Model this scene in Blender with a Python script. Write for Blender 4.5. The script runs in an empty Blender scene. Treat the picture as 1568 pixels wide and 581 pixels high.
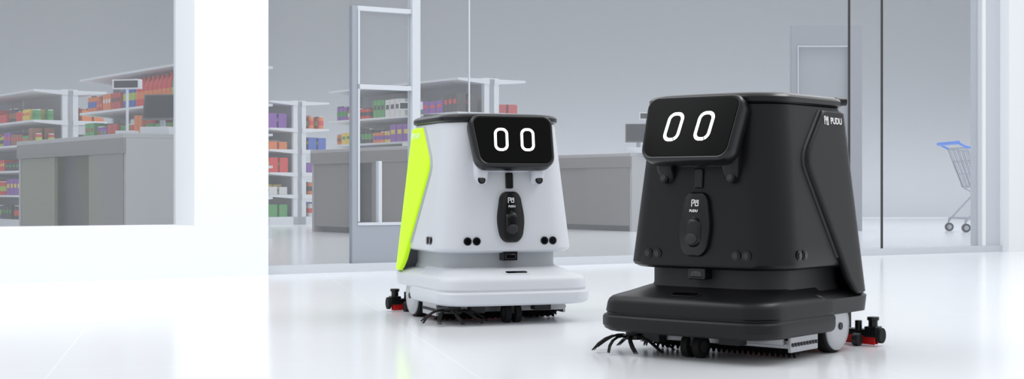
import bpy, math, random
from mathutils import Matrix, Vector
R=math.radians
sc=bpy.context.scene
sc.view_settings.view_transform='Standard'
sc.view_settings.look='None'
COL=sc.collection

# ------------------------------------------------------------ materials
def mat(name,col,rough=0.5,metal=0.0,spec=0.5,emis=0.0,coat=0.0,var=0.0):
    m=bpy.data.materials.new(name); m.use_nodes=True
    nt=m.node_tree; b=nt.nodes['Principled BSDF']
    b.inputs['Base Color'].default_value=(*col,1)
    b.inputs['Roughness'].default_value=rough
    b.inputs['Metallic'].default_value=metal
    b.inputs['Specular IOR Level'].default_value=spec
    b.inputs['Coat Weight'].default_value=coat
    if emis>0:
        b.inputs['Emission Color'].default_value=(*col,1)
        b.inputs['Emission Strength'].default_value=emis
    if var>0:
        n=nt.nodes.new('ShaderNodeTexNoise'); n.inputs['Scale'].default_value=180
        r=nt.nodes.new('ShaderNodeMapRange')
        r.inputs[3].default_value=max(0,rough-var); r.inputs[4].default_value=rough+var
        nt.links.new(n.outputs['Fac'],r.inputs[0]); nt.links.new(r.outputs[0],b.inputs['Roughness'])
    return m

M={}
M['white']=mat('white_plastic',(0.60,0.62,0.66),0.40,spec=0.4,var=0.04)
M['black']=mat('black_plastic',(0.006,0.006,0.007),0.38,spec=0.26,var=0.04)
M['black2']=mat('satin_black_plastic',(0.005,0.005,0.006),0.28,spec=0.35)
M['gloss']=mat('gloss_black_glass',(0.001,0.001,0.001),0.15,spec=0.08)
M['lens']=mat('lens_glass',(0.003,0.003,0.005),0.06,spec=0.6)
M['rubber']=mat('black_rubber',(0.010,0.010,0.010),0.7,spec=0.2)
M['green']=mat('neon_green_plastic',(0.60,1.0,0.01),0.45,spec=0.3,emis=0.08)  # slight emission brightens the green; the panel is no lamp
M['neckg']=mat('grey_plastic',(0.42,0.44,0.47),0.5)
M['metal']=mat('brushed_metal',(0.42,0.43,0.45),0.35,metal=0.6,var=0.08)
M['dgrey']=mat('dark_grey_plastic',(0.025,0.025,0.028),0.5,spec=0.3)
M['red']=mat('red_rubber',(0.75,0.01,0.01),0.5)
M['eye']=mat('white_led',(1,1,1),0.5,emis=1.2)
M['label']=mat('white_print',(0.75,0.75,0.75),0.5,emis=0.08)  # print given a faint glow to read brighter; it is not lit
M['lightprint']=mat('pale_print',(0.85,0.95,0.6),0.5)
M['wall']=mat('white_paint',(0.88,0.90,0.925),0.55,spec=0.3)
M['swall']=mat('grey_paint',(0.36,0.372,0.395),0.8,spec=0.1)
M['frame']=mat('pale_aluminium',(0.60,0.63,0.68),0.4)
M['dframe']=mat('slate_panel',(0.33,0.36,0.41),0.4)
M['dark']=mat('dark_gasket',(0.03,0.03,0.035),0.5)
M['shelf']=mat('shelf_white',(0.74,0.76,0.80),0.5)
M['shelf2']=mat('shelf_grey',(0.48,0.50,0.55),0.6)
M['count']=mat('counter_laminate',(0.22,0.212,0.207),0.5)
M['countl']=mat('counter_light_laminate',(0.42,0.42,0.43),0.5)
M['countd']=mat('counter_dark_laminate',(0.07,0.066,0.07),0.5)
M['screen']=mat('register_screen',(0.015,0.017,0.02),0.4,spec=0.2)
M['bezel']=mat('register_bezel',(0.10,0.105,0.115),0.5)
M['blue']=mat('blue_plastic',(0.05,0.22,0.80),0.4)
M['wire']=mat('chrome_wire',(0.36,0.38,0.44),0.35,metal=0.3)
M['zink']=mat('portal_grey',(0.30,0.31,0.34),0.6)

def glassmat():
    m=bpy.data.materials.new('tinted_haze_glass'); m.use_nodes=True
    nt=m.node_tree; nt.nodes.clear()
    o=nt.nodes.new('ShaderNodeOutputMaterial'); mx=nt.nodes.new('ShaderNodeMixShader'); mx2=nt.nodes.new('ShaderNodeMixShader')
    t=nt.nodes.new('ShaderNodeBsdfTransparent'); g=nt.nodes.new('ShaderNodeBsdfGlossy'); d=nt.nodes.new('ShaderNodeBsdfDiffuse')
    t.inputs[0].default_value=(0.87,0.88,0.89,1); d.inputs[0].default_value=(0.95,0.97,1,1)
    g.inputs['Roughness'].default_value=0.05; g.inputs[0].default_value=(0.9,0.95,1,1)
    mx.inputs[0].default_value=0.015; mx2.inputs[0].default_value=0.07  # diffuse share of the glass imitates haze inside the store
    nt.links.new(t.outputs[0],mx.inputs[1]); nt.links.new(g.outputs[0],mx.inputs[2])
    nt.links.new(mx.outputs[0],mx2.inputs[1]); nt.links.new(d.outputs[0],mx2.inputs[2]); nt.links.new(mx2.outputs[0],o.inputs[0])
    return m
M['glass']=glassmat()

def floormat():
    m=bpy.data.materials.new('polished_tile'); m.use_nodes=True
    nt=m.node_tree; b=nt.nodes['Principled BSDF']
    tc=nt.nodes.new('ShaderNodeTexCoord'); mp=nt.nodes.new('ShaderNodeMapping')
    mp.inputs['Rotation'].default_value=(0,0,R(-12)); mp.inputs['Location'].default_value=(0.35,0.2,0)
    br=nt.nodes.new('ShaderNodeTexBrick'); br.offset=0; br.squash=1
    br.inputs['Scale'].default_value=1; br.inputs['Brick Width'].default_value=1.0; br.inputs['Row Height'].default_value=1.0
    br.inputs['Mortar Size'].default_value=0.003; br.inputs['Mortar Smooth'].default_value=0.4
    br.inputs['Color1'].default_value=(0.85,0.87,0.905,1); br.inputs['Color2'].default_value=(0.845,0.865,0.90,1)
    br.inputs['Mortar'].default_value=(0.93,0.94,0.955,1)
    nt.links.new(tc.outputs['Object'],mp.inputs[0]); nt.links.new(mp.outputs[0],br.inputs[0])
    nt.links.new(br.outputs['Color'],b.inputs['Base Color'])
    b.inputs['Roughness'].default_value=0.17; b.inputs['Specular IOR Level'].default_value=0.55
    return m
M['floor']=floormat()

# ------------------------------------------------------------ mesh builder
class MB:
    def __init__(s): s.v=[];s.f=[];s.m=[];s.ms=[]
    def mi(s,k):
        if k not in s.ms: s.ms.append(k)
        return s.ms.index(k)
    def add(s,vs,fs,k,T=None):
        o=len(s.v)
        for p in vs:
            p=Vector(p)
            if T is not None: p=T@p
            s.v.append(p)
        i=s.mi(k)
        for f in fs: s.f.append([o+a for a in f]); s.m.append(i)
    def box(s,c,d,k,T=None):
        x,y,z=c; a,b,e=d[0]/2,d[1]/2,d[2]/2
        vs=[(x-a,y-b,z-e),(x+a,y-b,z-e),(x+a,y+b,z-e),(x-a,y+b,z-e),(x-a,y-b,z+e),(x+a,y-b,z+e),(x+a,y+b,z+e),(x-a,y+b,z+e)]
        s.add(vs,[(0,3,2,1),(4,5,6,7),(0,1,5,4),(1,2,6,5),(2,3,7,6),(3,0,4,7)],k,T)
    def bx(s,x0,x1,y0,y1,z0,z1,k,T=None):
        s.box(((x0+x1)/2,(y0+y1)/2,(z0+z1)/2),(x1-x0,y1-y0,z1-z0),k,T)
    def loft(s,rings,k,cap0=True,cap1=True,T=None):
        n=len(rings[0]); vs=[p for r in rings for p in r]; fs=[]
        for i in range(len(rings)-1):
            for j in range(n):
                a=i*n+j;b=i*n+(j+1)%n
                fs.append((a,b,b+n,a+n))
        if cap0: fs.append(tuple(reversed(range(n))))
        if cap1: fs.append(tuple(range((len(rings)-1)*n,len(rings)*n)))
        s.add(vs,fs,k,T)
    def cyl(s,p0,p1,r,k,n=16,r1=None,T=None):
        p0=Vector(p0);p1=Vector(p1);d=(p1-p0).normalized()
        u=d.orthogonal().normalized();w=d.cross(u)
        if r1 is None:r1=r
        rg=lambda c,q:[c+(u*math.cos(2*math.pi*i/n)+w*math.sin(2*math.pi*i/n))*q for i in range(n)]
        s.loft([rg(p0,r),rg(p1,r1)],k,T=T)
    def tube(s,pts,rad,k,n=8,T=None):
        pts=[Vector(p) for p in pts]; rings=[]
        u=None
        for i,p in enumerate(pts):
            d=(pts[min(i+1,len(pts)-1)]-pts[max(i-1,0)]).normalized()
            if u is None: u=d.orthogonal().normalized()
            u=(u-d*u.dot(d)).normalized(); w=d.cross(u)
            r=rad[i] if isinstance(rad,(list,tuple)) else rad
            rings.append([p+(u*math.cos(2*math.pi*j/n)+w*math.sin(2*math.pi*j/n))*r for j in range(n)])
        s.loft(rings,k,T=T)
    def build(s,name,parent=None,W=None,smooth=True,angle=32,bevel=0):
        me=bpy.data.meshes.new(name)
        me.from_pydata([tuple(p) for p in s.v],[],s.f)
        for k in s.ms: me.materials.append(M[k])
        for p,i in zip(me.polygons,s.m): p.material_index=i
        me.update()
        import bmesh
        bm=bmesh.new(); bm.from_mesh(me); bmesh.ops.recalc_face_normals(bm,faces=bm.faces); bm.to_mesh(me); bm.free()
        if smooth:
            me.shade_smooth(); me.set_sharp_from_angle(angle=R(angle))
        ob=bpy.data.objects.new(name,me); COL.objects.link(ob)
        if W is not None: ob.matrix_world=W
        if parent: ob.parent=parent
        if bevel:
            md=ob.modifiers.new('bevel','BEVEL'); md.width=bevel; md.segments=2; md.limit_method='ANGLE'; md.angle_limit=R(40)
        return ob

def rrect2(w,h,r,n=7,m=5,taper=0.0):
    """rounded rectangle outline, (x,z) pairs, half sizes"""
    pts=[]
    cs=[(w-r,-(h-r),-90),(w-r,h-r,0),(-(w-r),h-r,90),(-(w-r),-(h-r),180)]
    for i,(cx,cz,a0) in enumerate(cs):
        for j in range(n+1):
            a=R(a0+90*j/n); pts.append((cx+r*math.cos(a),cz+r*math.sin(a)))
        nx=cs[(i+1)%4]; a=R(nx[2]); q=(nx[0]+r*math.cos(a),nx[1]+r*math.sin(a)); p=pts[-1]
        for j in range(1,m): pts.append((p[0]+(q[0]-p[0])*j/m,p[1]+(q[1]-p[1])*j/m))
    return [(x*(1+taper*z/h),z) for x,z in pts]

def sect(z,hw,yf,yb,rf,rb,bow=0.0,n=9,m=8):
    """horizontal rounded section; yf negative front"""
    pts=[]
    cs=[(hw-rf,yf+rf,-90,rf),(hw-rb,yb-rb,0,rb),(-(hw-rb),yb-rb,90,rb),(-(hw-rf),yf+rf,180,rf)]
    for i,(cx,cy,a0,r) in enumerate(cs):
        for j in range(n+1):
            a=R(a0+90*j/n); pts.append((cx+r*math.cos(a),cy+r*math.sin(a)))
        nx=cs[(i+1)%4]; a=R(nx[2]); q=(nx[0]+nx[3]*math.cos(a),nx[1]+nx[3]*math.sin(a)); p=pts[-1]
        for j in range(1,m): pts.append((p[0]+(q[0]-p[0])*j/m,p[1]+(q[1]-p[1])*j/m))
    out=[]
    for x,y in pts:
        f=max(0,min(1,(y-0)/yf))
        out.append((x,y-bow*(1-(x/hw)**2)*f,z))
    return out

# ------------------------------------------------------------ robot
def bodyp(z):
    t=(z-0.24)/0.44
    return dict(hw=0.25-0.045*t,yf=-(0.258-0.043*t),yb=0.25-0.035*t,rf=0.095-0.01*t,rb=0.10-0.01*t)
def panel_pt(z,q,o,side):
    """q: y coordinate while on flank, then arc length round the rear"""
    b=bodyp(z); hw,yb,rb=b['hw'],b['yb'],b['rb']
    ys=yb-rb
    if q<=ys: x,y=hw+o,q
    else:
        a=(q-ys)/rb
        if a<=math.pi/2: x=hw-rb+(rb+o)*math.cos(a); y=ys+(rb+o)*math.sin(a)
        else: x=hw-rb-(q-ys-rb*math.pi/2); y=yb+o
    return (side*x,y,z)

def text(name,body,size,loc,rot,m,parent,ex=0.0006,bold=0.0):
    c=bpy.data.curves.new(name,'FONT'); c.body=body; c.size=size; c.extrude=ex; c.offset=bold
    c.align_x='CENTER'; c.align_y='CENTER'; c.materials.append(M[m])
    o=bpy.data.objects.new(name,c); COL.objects.link(o); o.location=loc; o.rotation_euler=rot; o.parent=parent
    return o

def robot(name,loc,yaw,shell,panel,lid,neck,base):
    root=bpy.data.objects.new(name,None); COL.objects.link(root)
    root.location=loc; root.rotation_euler=(0,0,yaw); root.empty_display_size=0.1
    # upper body
    b=MB(); rings=[]
    for z,ins in [(0.232,0.03),(0.234,0.014),(0.240,0.004),(0.248,0.0),(0.30,0),(0.36,0),(0.42,0),(0.5,0),(0.58,0),(0.65,0),(0.668,0.0),(0.674,0.006)]:
        p=bodyp(z); rings.append(sect(z,p['hw']-ins,p['yf']+ins,p['yb']-ins,p['rf'],p['rb'],0.012))
    b.loft(rings,shell); b.build('body_shell',root)
    # seam line under lid + lid
    b=MB(); rings=[]
    for z,ins in [(0.668,0.012),(0.672,-0.004),(0.676,-0.008),(0.688,-0.008),(0.694,-0.004),(0.699,0.006),(0.702,0.03),(0.704,0.07)]:
        p=bodyp(0.68); rings.append(sect(z,p['hw']-ins,p['yf']+ins,p['yb']-ins,p['rf'],p['rb'],0.012))
    b.loft(rings,lid)
    b.cyl((0.185,0.17,0.69),(0.203,0.195,0.69),0.012,lid)
    b.box((-0.02,0.0,0.706),(0.10,0.05,0.008),'dgrey'); b.box((0.0,0.03,0.708),(0.03,0.012,0.008),'red')
    b.build('top_lid',root)
    # side panels
    zs=[0.158,0.163,0.17,0.185,0.20,0.23,0.26,0.30,0.34,0.38,0.42,0.46,0.49,0.51,0.525,0.54,0.56,0.59,0.62,0.645,0.655,0.661]
    def yfr(z):
        K=[(0.158,0.15),(0.17,0.125),(0.20,0.095),(0.49,-0.075),(0.51,-0.084),(0.53,-0.083),(0.55,-0.075),(0.661,0.035)]
        for (a,p),(c,q) in zip(K,K[1:]):
            if a<=z<=c: return p+(q-p)*(z-a)/(c-a)
        return K[-1][1]
    for side,nm in ((1,'side_panel_a'),(-1,'side_panel_b')):
        b=MB(); NQ=26; grid=[]; qs_off=[(0.0,-0.004),(0.0,0.008),(0.003,0.0115),(0.008,0.013)]
        for zi,z in enumerate(zs):
            p=bodyp(z); q0=yfr(z); q1=p['yb']-p['rb']+p['rb']*math.pi/2+0.06
            dz=min(z-zs[0],zs[-1]-z); e=-0.004 if dz<1e-6 else 0.0
            row=[]
            for dq,o in qs_off: row.append(panel_pt(z,q0+dq,min(o,0.008 if dz<0.005 else 1)+e*1.2,side))
            for i in range(1,NQ): row.append(panel_pt(z,q0+0.008+(q1-q0-0.008)*i/(NQ-1),0.013+ (e*2 if e else 0),side))
            row.append(panel_pt(z,q1,-0.004,side))
            grid.append(row)
        n=len(grid[0]); vs=[v for r in grid for v in r]
        fs=[(i*n+j,i*n+j+1,(i+1)*n+j+1,(i+1)*n+j) for i in range(len(grid)-1) for j in range(n-1)]
        b.add(vs,fs,panel)
        # inner skin closing the lower skirt
        vs=[];
        zz=[z for z in zs if z<=0.26]
        for z in zz:
            p=bodyp(z);q0=yfr(z)+0.004;q1=p['yb']-p['rb']+p['rb']*math.pi/2+0.06
            vs+= [panel_pt(z,q0+(q1-q0)*i/12,-0.006,side) for i in range(13)]
        b.add(vs,[(i*13+j,i*13+j+1,(i+1)*13+j+1,(i+1)*13+j) for i in range(len(zz)-1) for j in range(12)],shell)
        b.build(nm,root,angle=40)
        # groove / shadow gap strip in front of panel
        b=MB(); vs=[]
        for z in zs[6:]:
            q=yfr(z); vs+= [panel_pt(z,q-0.012,0.0008,side),panel_pt(z,q-0.006,0.0045,side),panel_pt(z,q+0.004,0.004,side)]
        b.add(vs,[(i*3+j,i*3+j+1,(i+1)*3+j+1,(i+1)*3+j) for i in range(len(zs[6:])-1) for j in range(2)],neck)
        b.build(nm+'_seam',root)
    # neck
    b=MB()
    b.loft([sect(z,0.205+i,-0.215-i,0.20+i,0.09,0.09,0.01) for z,i in ((0.165,0.01),(0.19,0.0),(0.236,0.0))],neck)
    b.build('neck',root)
    # base shell / bumper
    b=MB(); rings=[]
    for z,hw,yf in [(0.062,0.245,-0.33),(0.064,0.258,-0.345),(0.070,0.266,-0.354),(0.080,0.2695,-0.359),(0.102,0.2695,-0.359),(0.107,0.267,-0.356),(0.110,0.262,-0.350),(0.113,0.262,-0.350),(0.117,0.264,-0.352),(0.140,0.261,-0.349),(0.149,0.258,-0.346),(0.156,0.252,-0.339),(0.160,0.243,-0.330),(0.168,0.225,-0.298),(0.178,0.212,-0.25),(0.183,0.205,-0.225)]:
        rings.append(sect(z,hw,yf,0.02,0.075,0.02,0.016))
    b.loft(rings,base)
    rings=[]
    for z,hw,yb in [(0.104,0.235,0.26),(0.108,0.255,0.272),(0.15,0.259,0.275),(0.160,0.248,0.268),(0.170,0.225,0.25)]:
        rings.append(sect(z,hw,-0.05,yb,0.02,0.08,0.0))
    b.loft(rings,base)
    b.build('bumper_base',root,angle=28)
    b=MB(); T=Matrix.Translation((0,-0.3165,0.1665))@Matrix.Rotation(R(-76),4,'X')
    o=rrect2(0.044,0.0150,0.012); i=rrect2(0.038,0.0105,0.009)
    b.loft([[(x,0.006,z) for x,z in o],[(x,-0.003,z) for x,z in o],[(x,-0.004,z) for x,z in i]],base,T=T)
    b.loft([[(x,-0.002,z) for x,z in i],[(x,-0.0046,z) for x,z in i]],'gloss',T=T)
    b.build('handle_slot',root)
    # front sensor under body
    b=MB(); b.bx(-0.026,0.026,-0.262,-0.2,0.206,0.236,'black2'); b.bx(-0.018,0.018,-0.2645,-0.26,0.212,0.228,'lens')
    b.build('low_sensor',root,bevel=0.004)
    # ---- head
    H=Matrix.Translation((0,-0.292,0.606))@Matrix.Rotation(R(-21),4,'X')
    b=MB(); rings=[]
    for y,w,h,r in [(0.0,0.126,0.076,0.024),(-0.006,0.130,0.080,0.026),(-0.008,0.136,0.086,0.03),(-0.004,0.1405,0.0905,0.034),(0.004,0.143,0.093,0.036),(0.03,0.143,0.093,0.036),(0.045,0.139,0.089,0.036),(0.07,0.120,0.076,0.034),(0.11,0.105,0.062,0.03)]:
        rings.append([(x,y,z) for x,z in rrect2(w,h,r,taper=0.05)])
    b.loft(rings,lid,T=H)
    b.build('display_housing',root)
    b=MB(); b.loft([[(x,0.0,z) for x,z in rrect2(0.131,0.081,0.026,taper=0.05)],[(x,-0.0078,z) for x,z in rrect2(0.131,0.081,0.026,taper=0.05)]],'gloss',T=H)
    b.build('display_glass',root)
    b=MB()
    for ex in (-0.0470,0.0470):
        P=rrect2(0.0250,0.0415,0.0215,n=14,m=10); Q=rrect2(0.0158,0.0322,0.0130,n=14,m=10)
        n=len(P); vs=[];fs=[]
        for (x,z) in P: vs.append((ex+x+0.10*z,-0.0086,z+0.002))
        for (x,z) in Q: vs.append((ex+x+0.10*z,-0.0086,z+0.002))
        for j in range(n):
            x,z=P[j]
            if z<-0.012 and 0.0085<x<0.0120: continue
            k=(j+1)%n; fs.append((j,k,n+k,n+j))
        b.add(vs,fs,'eye',T=H)
    b.build('display_eyes',root,smooth=False)
    # head support lugs (shell coloured) under display
    b=MB()
    for s in (-1,1):
        rings=[]
        for z,cx,hw,y0 in [(0.458,0.094,0.010,-0.240),(0.464,0.096,0.018,-0.250),(0.478,0.099,0.0225,-0.262),(0.50,0.101,0.024,-0.272),(0.53,0.101,0.024,-0.274),(0.60,0.095,0.022,-0.262)]:
            rings.append([(x+s*cx,y,zz) for x,y,zz in sect(z,hw,y0,-0.17,min(0.016,hw*0.8),0.008,0.0)])
        b.loft(rings,shell)
    b.loft([sect(z,w,y0,-0.15,0.02,0.02,0.0) for z,w,y0 in ((0.505,0.085,-0.245),(0.53,0.10,-0.262),(0.60,0.10,-0.262))],shell)
    b.build('display_mount',root)
    # chest module
    C=Matrix.Translation((0,-0.2605,0.352))@Matrix.Rotation(R(-5.6),4,'X')
    b=MB(); rings=[]
    for y,k in [(0.01,1.0),(-0.006,0.99),(-0.011,0.95),(-0.013,0.88)]:
        rr=[]
        for x,z in rrect2(0.043,0.086,0.030,n=8,m=6):
            wv=1.0+0.12*math.cos((z+0.01)/0.086*math.pi) ; rr.append((x*k*wv,y,z*(1-(1-k)*0.5)))
        rings.append(rr)
    b.loft(rings,'black2',T=C)
    b.loft([[(x,y,z-0.022) for x,z in rrect2(0.021*k,0.036*k,0.0205*k,n=10,m=4)] for y,k in ((-0.012,1.12),(-0.018,1.02),(-0.022,0.86),(-0.023,0.6))],'black2',T=C)
    b.loft([[(x,y,z-0.040) for x,z in rrect2(0.018*k,0.014*k,0.0139*k,n=10,m=3)] for y,k in ((-0.02,1.0),(-0.026,0.95),(-0.0275,0.7))],'dgrey',T=C)
    b.loft([[(x,y,z+0.010) for x,z in rrect2(0.009*k,0.009*k,0.0089*k,n=6,m=2)] for y,k in ((-0.012,1.1),(-0.0155,1.0),(-0.017,0.6))],'dgrey',T=C)
    b.build('chest_module',root)
    mk=MB()
    for (x0,z0,x1,z1) in [(-0.013,0.043,-0.013,0.066),(-0.013,0.066,-0.004,0.066),(-0.004,0.066,-0.004,0.055),(-0.009,0.055,-0.004,0.055),(0.001,0.046,0.001,0.066),(0.001,0.046,0.012,0.046),(0.012,0.046,0.012,0.066),(0.007,0.055,0.007,0.066)]:
        f=0.78; g=lambda z:0.0555+(z-0.055)*f
        mk.tube([(x0*f,-0.0132,g(z0)),(x1*f,-0.0132,g(z1))],0.0014,'label',6,T=C)
    mk.build('chest_mark',root)
    text('chest_lettering','PUDU',0.0095,(0,-0.2765,0.388),(R(84),0,0),'label',root,bold=0.0002)
    # slot + sensors on front
    b=MB()
    fy=lambda z,x: bodyp(z)['yf']-0.012*(1-(x/bodyp(z)['hw'])**2)
    T=Matrix.Translation((0,fy(0.472,0)-0.002,0.474))@Matrix.Rotation(R(-5.6),4,'X')
    b.loft([[(x,y,z) for x,z in rrect2(w,h,0.004)] for y,w,h in ((0.02,0.013,0.026),(-0.003,0.013,0.026),(-0.005,0.011,0.024))],'black2',T=T)
    b.build('front_slot',root)
    b=MB()
    for x in (-0.103,0.103):
        y=fy(0.474,x)-0.012
        b.cyl((x,y+0.03,0.474),(x,y-0.006,0.476),0.0155,shell,24,0.0145)
        b.cyl((x,y-0.004,0.476),(x,y-0.008,0.4765),0.0130,'black2',24); b.cyl((x,y-0.007,0.476),(x,y-0.0095,0.4765),0.0085,'lens',20)
    for cx in (-0.137,0.137):
        for dx in (-0.0155,0.0155):
            x=cx+dx; y=fy(0.272,x)
            if abs(x)>0.152: y+= (abs(x)-0.152)**2*6
            b.cyl((x,y+0.02,0.272),(x,y-0.0035,0.272),0.0135,'black2',24); b.cyl((x,y,0.272),(x,y-0.0055,0.272),0.008,'lens',20)
    for s in (-1,1):
        for y in (-0.158,-0.128):
            x=s*bodyp(0.272)['hw']
            if y<-0.15: x-=s*0.0006
            b.cyl((x-s*0.02,y,0.272),(x+s*0.0035,y,0.272),0.0135,'black2',24); b.cyl((x,y,0.272),(x+s*0.0055,y,0.272),0.008,'lens',20)
    b.build('proximity_sensors',root)
    # side lettering
    pm='label' if shell=='black' else 'lightprint'
    for s in (1,-1):
        xx=s*(bodyp(0.634)['hw']+0.0142)
        text('side_lettering','PUDU',0.025,(xx+s*0.0006,0.097 if s>0 else 0.070,0.631),(R(84.2),0,R(90*s)),pm,root,bold=0.0003)
        mk=MB(); TT=Matrix.Translation((xx,0.040 if s>0 else 0.122,0.632))@Matrix.Rotation(R(90*s),4,'Z')@Matrix.Rotation(R(-5.8),4,'X')
        for (x0,z0,x1,z1) in [(-0.010,-0.011,-0.010,0.011),(-0.010,0.011,-0.003,0.011),(-0.003,0.011,-0.003,0.001),(-0.006,0.001,-0.003,0.001),(0.002,-0.011,0.002,0.008),(0.002,-0.011,0.010,-0.011),(0.010,-0.011,0.010,0.011),(0.006,0.0,0.006,0.011)]:
            mk.tube([(x0,0,z0),(x1,0,z1)],0.0014,pm,6,T=TT)
        mk.build('side_mark',root)
    # ---- undercarriage
    b=MB()
    b.bx(-0.20,0.20,-0.24,0.24,0.055,0.115,'dgrey')
    b.bx(-0.225,0.225,-0.165,-0.075,0.035,0.07,'dgrey')
    b.bx(-0.235,-0.226,-0.18,-0.03,0.02,0.075,'metal'); b.bx(0.226,0.235,-0.18,-0.03,0.02,0.075,'metal')
    b.bx(-0.23,0.23,-0.180,-0.173,0.030,0.052,'metal')
    for i in range(9): b.cyl((0.236,-0.17+0.016*i,0.04),(0.239,-0.17+0.016*i,0.04),0.0055,'dark',10); b.cyl((-0.236,-0.17+0.016*i,0.04),(-0.239,-0.17+0.016*i,0.04),0.0055,'dark',10)
    b.bx(0.05,0.22,-0.20,-0.186,0.04,0.062,'metal')
    b.bx(-0.2,0.2,0.05,0.22,0.03,0.07,'dgrey')
    b.bx(-0.15,-0.10,-0.29,-0.25,0.035,0.07,'dgrey'); b.bx(0.08,0.14,-0.28,-0.24,0.04,0.07,'dgrey')
    b.build('undercarriage',root,bevel=0.002)
    b=MB()
    b.cyl((-0.22,-0.12,0.032),(0.22,-0.12,0.032),0.022,'rubber',20)
    random.seed(4)
    for i in range(48):
        x=-0.215+0.43*i/47
        for a in range(8):
            an=a*math.pi/4+i*0.35
            b.cyl((x,-0.12+0.02*math.cos(an),0.032+0.02*math.sin(an)),(x,-0.12+0.031*math.cos(an),0.032+0.031*math.sin(an)),0.003,'rubber',5)
    b.build('roller_brush',root)
    # caster
    b=MB()
    for x in (-0.018,0.018):
        b.cyl((x-0.010,-0.268,0.031),(x+0.010,-0.268,0.031),0.031,'rubber',28); b.cyl((x-0.011,-0.268,0.031),(x+0.011,-0.268,0.031),0.016,'dgrey',20)
    b.bx(-0.006,0.006,-0.285,-0.24,0.03,0.075,'dgrey'); b.cyl((0,-0.25,0.055),(0,-0.25,0.09),0.022,'dgrey',20)
    b.build('front_caster',root,bevel=0.0015)
    # drive wheels
    for s in (1,-1):
        b=MB()
        rr=lambda x,r:[(x,0.075+r*math.cos(2*math.pi*i/48),0.073+r*math.sin(2*math.pi*i/48)) for i in range(48)]
        b.loft([rr(s*0.195,0.066),rr(s*0.198,0.073),rr(s*0.232,0.073),rr(s*0.236,0.069)],'rubber')
        b.loft([rr(s*0.228,0.068),rr(s*0.240,0.066),rr(s*0.245,0.060),rr(s*0.247,0.046),rr(s*0.248,0.03)],'metal')
        b.cyl((s*0.245,0.075,0.073),(s*0.251,0.075,0.073),0.010,'dgrey',20)
        b.build('drive_wheel',root)
    # side brush
    b=MB(); cx,cy=-0.200,-0.262
    b.cyl((cx,cy,0.045),(cx,cy,0.07),0.022,'dgrey',20); b.cyl((cx,cy,0.036),(cx,cy,0.047),0.03,'black2',24)
    random.seed(7)
    for i in range(9):
        an=2*math.pi*i/9+0.2
        for k in range(4):
            a2=an+(k-1.5)*0.03; rr2=0.088+0.006*random.random()
            pts=[]
            for t in (0,0.2,0.4,0.6,0.8,1.0):
                r=0.022+rr2*t; aa=a2+0.28*t*t; z=0.042+0.010*math.sin(t*math.pi*0.9)-0.038*t**1.8
                pts.append((cx+r*math.cos(aa),cy+r*math.sin(aa),max(z,0.003)))
            b.tube(pts,[0.0032,0.0032,0.0030,0.0028,0.0024,0.0010],'rubber',5)
    b.build('side_brush',root)
    # rear squeegee
    b=MB(); N=16
    def arc(off,z):
        return [(-0.245+0.49*i/N, 0.305+off+0.03*(1-((i-N/2)/(N/2))**2), z) for i in range(N+1)]
    def strip(o0,o1,z0,z1,k):
        A=[arc(o0,z0),arc(o1,z0),arc(o1,z1),arc(o0,z1)]
        rings=[[A[j][i] for j in range(4)] for i in range(N+1)]
        b.loft(rings,k)
    strip(-0.018,0.018,0.028,0.045,'black2'); strip(-0.012,-0.007,0.003,0.03,'red'); strip(0.008,0.013,0.003,0.03,'red')
    for s in (-1,1):
        e=s*0.235; yy=0.305
        b.cyl((e,yy,0.04),(e,yy,0.075),0.013,'black2',18); b.cyl((e,yy,0.072),(e,yy,0.082),0.017,'black2',18)
        b.bx(e-0.018,e+0.018,yy-0.02,yy+0.02,0.025,0.055,'black2')
        b.cyl((e+s*0.018,yy,0.03),(e+s*0.03,yy,0.03),0.022,'rubber',20)
        b.cyl((s*0.19,yy-0.03,0.018),(s*0.21,yy-0.03,0.018),0.018,'dgrey',18)
        b.cyl((s*0.19,yy,0.04),(s*0.19,yy,0.07),0.010,'black2',16)
    b.bx(-0.05,0.05,0.22,0.33,0.04,0.06,'black2')
    b.build('rear_squeegee',root,bevel=0.0015)
    return root

robot('floor_cleaning_robot',(-0.099,5.20,0),R(21),'white','green','black2','neckg','white')
robot('floor_cleaning_robot.001',(0.653,4.12,0),R(-39),'black','black','black2','dgrey','black')

# ------------------------------------------------------------ architecture
S=Matrix.Translation((-1.26,7.65,0))@Matrix.Rotation(R(31),4,'Z')
HT=3.2
b=MB(); b.add([(-14,-3,0),(14,-3,0),(14,24,0),(-14,24,0)],[(0,1,2,3)],'floor'); b.build('floor',smooth=False)
b=MB()
b.bx(-5.2,0,0,0.33,0,0.262,'wall'); b.bx(-0.395,0,0,0.33,0.262,HT,'wall'); b.bx(-5.2,-4.6,0,0.33,0.262,HT,'wall'); b.bx(-4.6,-0.395,0,0.33,2.9,HT,'wall')
b.build('wall_front_left',W=S,smooth=False)
b=MB(); b.bx(-4.6,-0.395,0.30,0.306,0.262,2.9,'glass'); b.build('window_1',W=S,smooth=False)
b=MB(); b.bx(5.60,13,0,0.33,0,HT,'wall'); b.build('wall_front_right',W=S,smooth=False)
b=MB(); b.bx(0,5.6,0.06,0.14,0,0.045,'frame'); b.build('trim_1',W=S,smooth=False)
b=MB(); b.bx(5.385,5.6,0.08,0.16,0.045,HT,'frame'); b.bx(5.41,5.44,0.07,0.08,0.045,HT,'wall'); b.build('trim_2',W=S,smooth=False)
def pane(n,a,c,z0=0.045): 
    b=MB(); b.bx(a,c,0.097,0.103,z0,HT,'glass'); b.build(n,W=S,smooth=False)
pane('window_2',0.0,0.513)
pane('window_3',0.921,1.243); pane('window_4',1.25,4.150); pane('window_5',4.160,4.450); pane('window_6',4.460,5.385)
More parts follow.
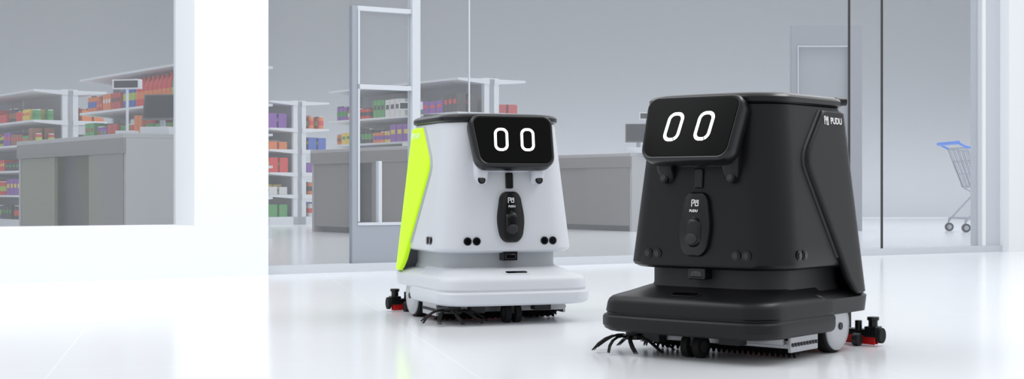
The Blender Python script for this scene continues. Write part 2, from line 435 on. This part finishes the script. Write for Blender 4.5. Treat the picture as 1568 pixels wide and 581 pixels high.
b=MB(); b.bx(1.243,1.25,0.095,0.105,0.045,HT,'frame'); b.build('trim_3',W=S,smooth=False)
b=MB(); b.bx(4.150,4.160,0.093,0.107,0.045,HT,'dark'); b.build('trim_4',W=S,smooth=False)
b=MB(); b.bx(4.450,4.460,0.093,0.107,0.045,HT,'dark'); b.build('trim_5',W=S,smooth=False)
# door
b=MB()
b.bx(0.513,0.545,0.08,0.12,0.045,1.44,'dframe'); b.bx(0.545,0.556,0.075,0.12,0.27,1.42,'frame')
b.bx(0.872,0.921,0.07,0.13,0.045,HT,'frame')
b.bx(0.545,0.872,0.08,0.12,1.415,1.44,'frame'); b.bx(0.545,0.872,0.075,0.12,0.99,1.015,'frame')
b.bx(0.545,0.872,0.08,0.12,0.045,0.25,'dframe'); b.bx(0.545,0.872,0.075,0.12,0.25,0.265,'frame')
b.bx(0.672,0.69,0.08,0.12,0.265,0.60,'frame')
b.bx(0.556,0.872,0.098,0.102,0.265,0.99,'glass'); b.bx(0.556,0.872,0.098,0.102,1.015,1.415,'glass'); b.bx(0.513,0.872,0.098,0.102,1.44,HT,'glass')
b.build('door_1',W=S,smooth=False)
# store shell
b=MB(); b.bx(-14,14,24,24.2,0,5,'swall'); b.build('wall_back',smooth=False)
b=MB(); b.bx(-14.2,-14,5,24,0,5,'swall'); b.build('wall_left',smooth=False)
b=MB(); b.bx(14,14.2,14,24,0,5,'swall'); b.build('wall_right',smooth=False)
b=MB(); b.bx(2.99,3.05,0,0.12,0,2.2,'zink'); b.bx(3.60,3.74,0,0.12,0,2.2,'zink'); b.bx(3.05,3.60,0,0.12,1.98,2.2,'zink')
b.bx(3.05,3.06,-0.01,0.12,0,1.98,'frame'); b.bx(3.06,3.60,-0.01,0.12,1.97,1.98,'frame'); b.bx(3.06,3.60,0.05,0.07,0,1.97,'swall')
b.build('door_2',W=Matrix.Translation((0,15.8,0)),smooth=False)

# ------------------------------------------------------------ gondola shelves
PAL=[('p_red',(0.72,0.05,0.04)),('p_orange',(0.78,0.22,0.05)),('p_red2',(0.55,0.06,0.05)),('p_red',(0.72,0.05,0.04)),('p_green',(0.09,0.36,0.10)),('p_green2',(0.05,0.28,0.08)),('p_lime',(0.42,0.55,0.08)),('p_blue',(0.06,0.13,0.50)),('p_purple',(0.25,0.08,0.42)),('p_yellow',(0.80,0.60,0.08)),('p_dark',(0.06,0.05,0.05)),('p_white',(0.72,0.72,0.72)),('p_brown',(0.30,0.12,0.06))]
for k,c in PAL:
    if k not in M: M[k]=mat('packaging_'+k[2:],c,0.5)
GA=math.atan2(-0.81,0.59)
LV=[0.10,0.38,0.66,0.95,1.22]
cnt=[0]
def gondola(c0,L,seed):
    a=Vector((0.59,-0.81,0)).normalized(); p=Vector((0.81,0.59,0)).normalized(); dep=0.84
    c=Vector((c0[0],c0[1],0))-a*L/2+p*dep/2
    W=Matrix.Translation(c)@Matrix.Rotation(GA,4,'Z')
    sfx='' if cnt[0]==0 else '.%03d'%cnt[0]; cnt[0]+=1
    b=MB(); h=L/2
    b.bx(-h,h,-0.03,0.03,0,1.56,'shelf2')
    for x in (-h,0,h-0.05): b.bx(x,x+0.05,-0.09,0.09,0,1.57,'shelf')
    b.bx(-h,h,-0.42,0.42,0,0.10,'shelf')
    for z in LV[1:]+[1.56]:
        for s in (-1,1):
            y0,y1=0.03*s,0.42*s
            vs=[(x,y,zz) for x in (-h-0.01,h+0.01) for y,zz in ((y0,z),(y1,z),(y1,z-0.022),(y0,z-0.055))]
            b.add(vs,[(0,1,2,3),(4,7,6,5),(0,4,5,1),(1,5,6,2),(2,6,7,3),(3,7,4,0)],'shelf')
    b.build('gondola_shelf'+sfx,W=W,smooth=False)
    rnd=random.Random(seed); b=MB()
    for z in LV:
        for s in (-1,1):
            x=-h+0.07
            tall=(seed==12 and z==1.22 and s==-1)
            while x<h-0.06:
                if tall and x>-0.35:
                    # row of tall bottles: blue, red, green
                    k='p_blue' if x<0.0 else ('p_red' if x<0.85 else 'p_green2')
                    for yy in (-0.34,-0.22):
                        b.cyl((x+0.05,yy,z+0.001),(x+0.05,yy,z+0.19),0.046,k,12)
                        b.cyl((x+0.05,yy,z+0.19),(x+0.05,yy,z+0.25),0.046,k,12,0.018)
                        b.cyl((x+0.05,yy,z+0.25),(x+0.05,yy,z+0.275),0.020,'p_white' if k!='p_red' else 'p_red2',10)
                        b.cyl((x+0.05,yy,z+0.07),(x+0.05,yy,z+0.14),0.0475,'p_orange' if k=='p_red' else 'p_lime',12)
                    x+=0.105; continue
                k=rnd.choice(PAL)[0]; k2=rnd.choice(PAL)[0]
                kind=rnd.random(); w=rnd.choice((0.07,0.08,0.10,0.13)); hh=rnd.choice((0.10,0.13,0.16,0.19)); n=rnd.randint(2,4)
                if kind<0.45: w=0.078; hh=rnd.choice((0.11,0.15))
                for i in range(n):
                    if x+w>h-0.01: break
                    for row,yy in ((0,0.34),(1,0.20)):
                        cx=x+w/2; cy=s*yy
                        if kind<0.45:
                            b.cyl((cx,cy,z+0.001),(cx,cy,z+hh),w*0.46,k,10); b.cyl((cx,cy,z+hh*0.3),(cx,cy,z+hh*0.7),w*0.475,k2,10); b.cyl((cx,cy,z+hh),(cx,cy,z+hh+0.012),w*0.4,'p_dark' if rnd.random()<.5 else 'p_white',10)
                        else:
                            h2=hh*(1-0.05*rnd.random())
                            b.bx(cx-w*0.46,cx+w*0.46,cy-0.055,cy+0.055,z+0.001,z+h2,k)
                            b.bx(cx-w*0.3,cx+w*0.3,cy-0.057,cy+0.057,z+h2*0.45,z+h2*0.7,k2)
                    x+=w
                x+=0.012+ (0.12 if rnd.random()<0.12 else 0)
    b.build('grocery_products'+sfx,W=W,smooth=False)
gondola((-5.31,16.4),2.8,21)
gondola((-2.85,12.9),2.6,12)
gondola((-3.03,18.5),2.6,3)
gondola((-0.545,14.7),2.6,8)

# ------------------------------------------------------------ checkout counters
cc=[0]
def counter(c0,L,dep,h):
    a=Vector((0.59,-0.81,0)).normalized(); p=Vector((0.81,0.59,0)).normalized()
    c=Vector((c0[0],c0[1],0))-a*L/2+p*dep/2
    W=Matrix.Translation(c)@Matrix.Rotation(GA,4,'Z')
    sfx='' if cc[0]==0 else '.%03d'%cc[0]; cc[0]+=1
    b=MB(); x=L/2; y=dep/2
    b.bx(-x,x,-y,y,h-0.035,h,'countl'); b.bx(-x,x,-y,-y+0.02,h-0.15,h-0.035,'count')
    b.bx(x-0.04,x,-y+0.02,y,0,h-0.035,'countl'); b.bx(-x,-x+0.04,-y+0.02,y,0,h-0.035,'countl')
    b.bx(x-0.75,x-0.04,-y+0.01,-y+0.04,0.06,h-0.15,'count')
    b.bx(-x+0.04,x-0.04,-y+0.12,-y+0.14,0.0,h-0.035,'countd')
    b.bx(-x+0.04,-x+0.9,-y+0.03,-y+0.06,0.06,h-0.15,'count'); b.bx(-x+0.04,x-0.04,y-0.03,y,0.0,h-0.035,'count')
    b.build('checkout_counter'+sfx,W=W,smooth=False,bevel=0.004)
counter((-2.89,11.0),2.5,0.75,0.865)
counter((-0.95,13.98),2.0,0.60,0.86)
counter((1.25,15.6),1.6,0.62,0.83)
rc=[0]
def register(loc,rz,poledx=-0.29):
    sfx='' if rc[0]==0 else '.%03d'%rc[0]; rc[0]+=1
    b=MB()
    b.bx(-0.12,0.12,-0.13,0.13,0,0.06,'shelf'); b.cyl((0,0.02,0.06),(0,0.0,0.17),0.022,'shelf2')
    T=Matrix.Translation((0,-0.02,0.215))@Matrix.Rotation(R(-14),4,'X')
    b.box((0,0,0),(0.28,0.03,0.20),'bezel',T); b.box((0,-0.017,0),(0.258,0.006,0.178),'screen',T)
    b.bx(poledx-0.07,poledx+0.07,-0.06,0.06,0,0.035,'shelf'); b.cyl((poledx,0,0.035),(poledx,0,0.36),0.011,'shelf')
    b.bx(poledx-0.115,poledx+0.115,-0.025,0.025,0.36,0.435,'shelf'); b.bx(poledx-0.10,poledx+0.10,-0.028,-0.024,0.37,0.425,'screen')
    b.build('cash_register'+sfx,W=Matrix.Translation(loc)@Matrix.Rotation(rz,4,'Z'),bevel=0.003)
register((-2.71,11.45,0.866),R(-12))
register((-0.72,14.32,0.861),R(-12),-0.27)
register((1.35,15.78,0.831),R(-5),0.12)

# ------------------------------------------------------------ shopping cart
b=MB()
top=[(-0.36,-0.27,0.88),(0.42,-0.21,0.78),(0.42,0.21,0.78),(-0.36,0.27,0.88)]
bot=[(-0.22,-0.20,0.47),(0.34,-0.16,0.52),(0.34,0.16,0.52),(-0.22,0.20,0.47)]
lerp=lambda p,q,t:tuple(p[i]+(q[i]-p[i])*t for i in range(3))
for loop in (top,bot): b.tube(loop+[loop[0]],0.008,'wire',6)
for i in range(4):
    j=(i+1)%4; n=15 if i%2==0 else 9
    for t in range(n+1): b.tube([lerp(top[i],top[j],t/n),lerp(bot[i],bot[j],t/n)],0.0045,'wire',5)
for t in (0.33,0.66):
    lp=[lerp(top[i],bot[i],t) for i in range(4)]; b.tube(lp+[lp[0]],0.005,'wire',5)
for t in range(1,9): b.tube([lerp(bot[0],bot[1],t/9),lerp(bot[3],bot[2],t/9)],0.0045,'wire',5)
for s in (-1,1):
    b.tube([(-0.46,s*0.27,0.93),(-0.36,s*0.27,0.88)],0.012,'blue',8)
    b.tube([(-0.36,s*0.27,0.88),(-0.22,s*0.22,0.47),(-0.10,s*0.22,0.40),(-0.34,s*0.24,0.14),(-0.36,s*0.24,0.11)],0.010,'wire',8)
    b.tube([(-0.34,s*0.24,0.14),(0.36,s*0.19,0.16),(0.30,s*0.16,0.52)],0.010,'wire',8)
    for x,w in ((-0.36,0.24),(0.34,0.19)):
        b.cyl((x,s*w-0.014,0.045),(x,s*w+0.014,0.045),0.045,'dgrey',20); b.cyl((x,s*w-0.016,0.045),(x,s*w+0.016,0.045),0.025,'wire',16)
        b.tube([(x,s*w,0.15),(x,s*w+0.02,0.10),(x,s*w+0.02,0.045)],0.008,'wire',6)
b.tube([(-0.46,-0.29,0.93),(-0.46,0.29,0.93)],0.020,'blue',10)
b.tube([(-0.34,-0.24,0.14),(-0.34,0.24,0.14)],0.010,'wire',8)
b.tube([(-0.36,-0.27,0.885),(0.42,-0.21,0.785)],0.013,'blue',8)
b.build('shopping_cart',W=Matrix.Translation((5.05,15.6,0))@Matrix.Rotation(R(4),4,'Z'))

# ------------------------------------------------------------ light
w=bpy.data.worlds.new('hall_light'); sc.world=w; w.use_nodes=True
nt=w.node_tree; bg=nt.nodes['Background']
tc=nt.nodes.new('ShaderNodeTexCoord'); sx=nt.nodes.new('ShaderNodeSeparateXYZ'); cr=nt.nodes.new('ShaderNodeValToRGB')
nt.links.new(tc.outputs['Generated'],sx.inputs[0]); nt.links.new(sx.outputs['Z'],cr.inputs[0]); nt.links.new(cr.outputs[0],bg.inputs[0])
cr.color_ramp.elements[0].position=0.0; cr.color_ramp.elements[0].color=(0.76,0.775,0.80,1)
cr.color_ramp.elements[1].position=0.6; cr.color_ramp.elements[1].color=(0.97,0.985,1.0,1)
mr=nt.nodes.new('ShaderNodeMapRange'); mr.interpolation_type='SMOOTHSTEP'
mr.inputs[1].default_value=-1.0; mr.inputs[2].default_value=-0.1; mr.inputs[3].default_value=0.78; mr.inputs[4].default_value=1.16
nt.links.new(sx.outputs['Y'],mr.inputs[0]); nt.links.new(mr.outputs[0],bg.inputs[1])
def area(n,loc,rot,sx_,sy,pw):
    l=bpy.data.lights.new(n,'AREA'); l.shape='RECTANGLE'; l.size=sx_; l.size_y=sy; l.energy=pw; l.color=(0.98,0.99,1)
    o=bpy.data.objects.new(n,l); COL.objects.link(o); o.location=loc; o.rotation_euler=rot
area('added_overhead_fill',(-2.6,4.6,4.2),(R(15),R(-5),0),3,3,75)  # unseen fill lamps added overhead for soft light; no ceiling is built
area('added_overhead_fill.001',(3.0,5.5,4.2),(R(0),R(25),0),1.5,4,95)
area('added_overhead_fill.002',(-1.0,16,5),(0,0,0),8,5,120)
area('added_overhead_fill.003',(6.0,16,5),(0,0,0),4,5,190)
area('added_backwall_fill',(0,22.6,0.25),(R(115),0,0),26,0.4,230)  # unseen lamp added to lighten the lower back wall in place of haze

cam=bpy.data.cameras.new('camera'); co=bpy.data.objects.new('camera',cam); COL.objects.link(co)
cam.sensor_width=36; cam.lens=52; cam.clip_end=200
co.location=(0,0,0.4445); co.rotation_euler=(R(90),0,0)
sc.camera=co
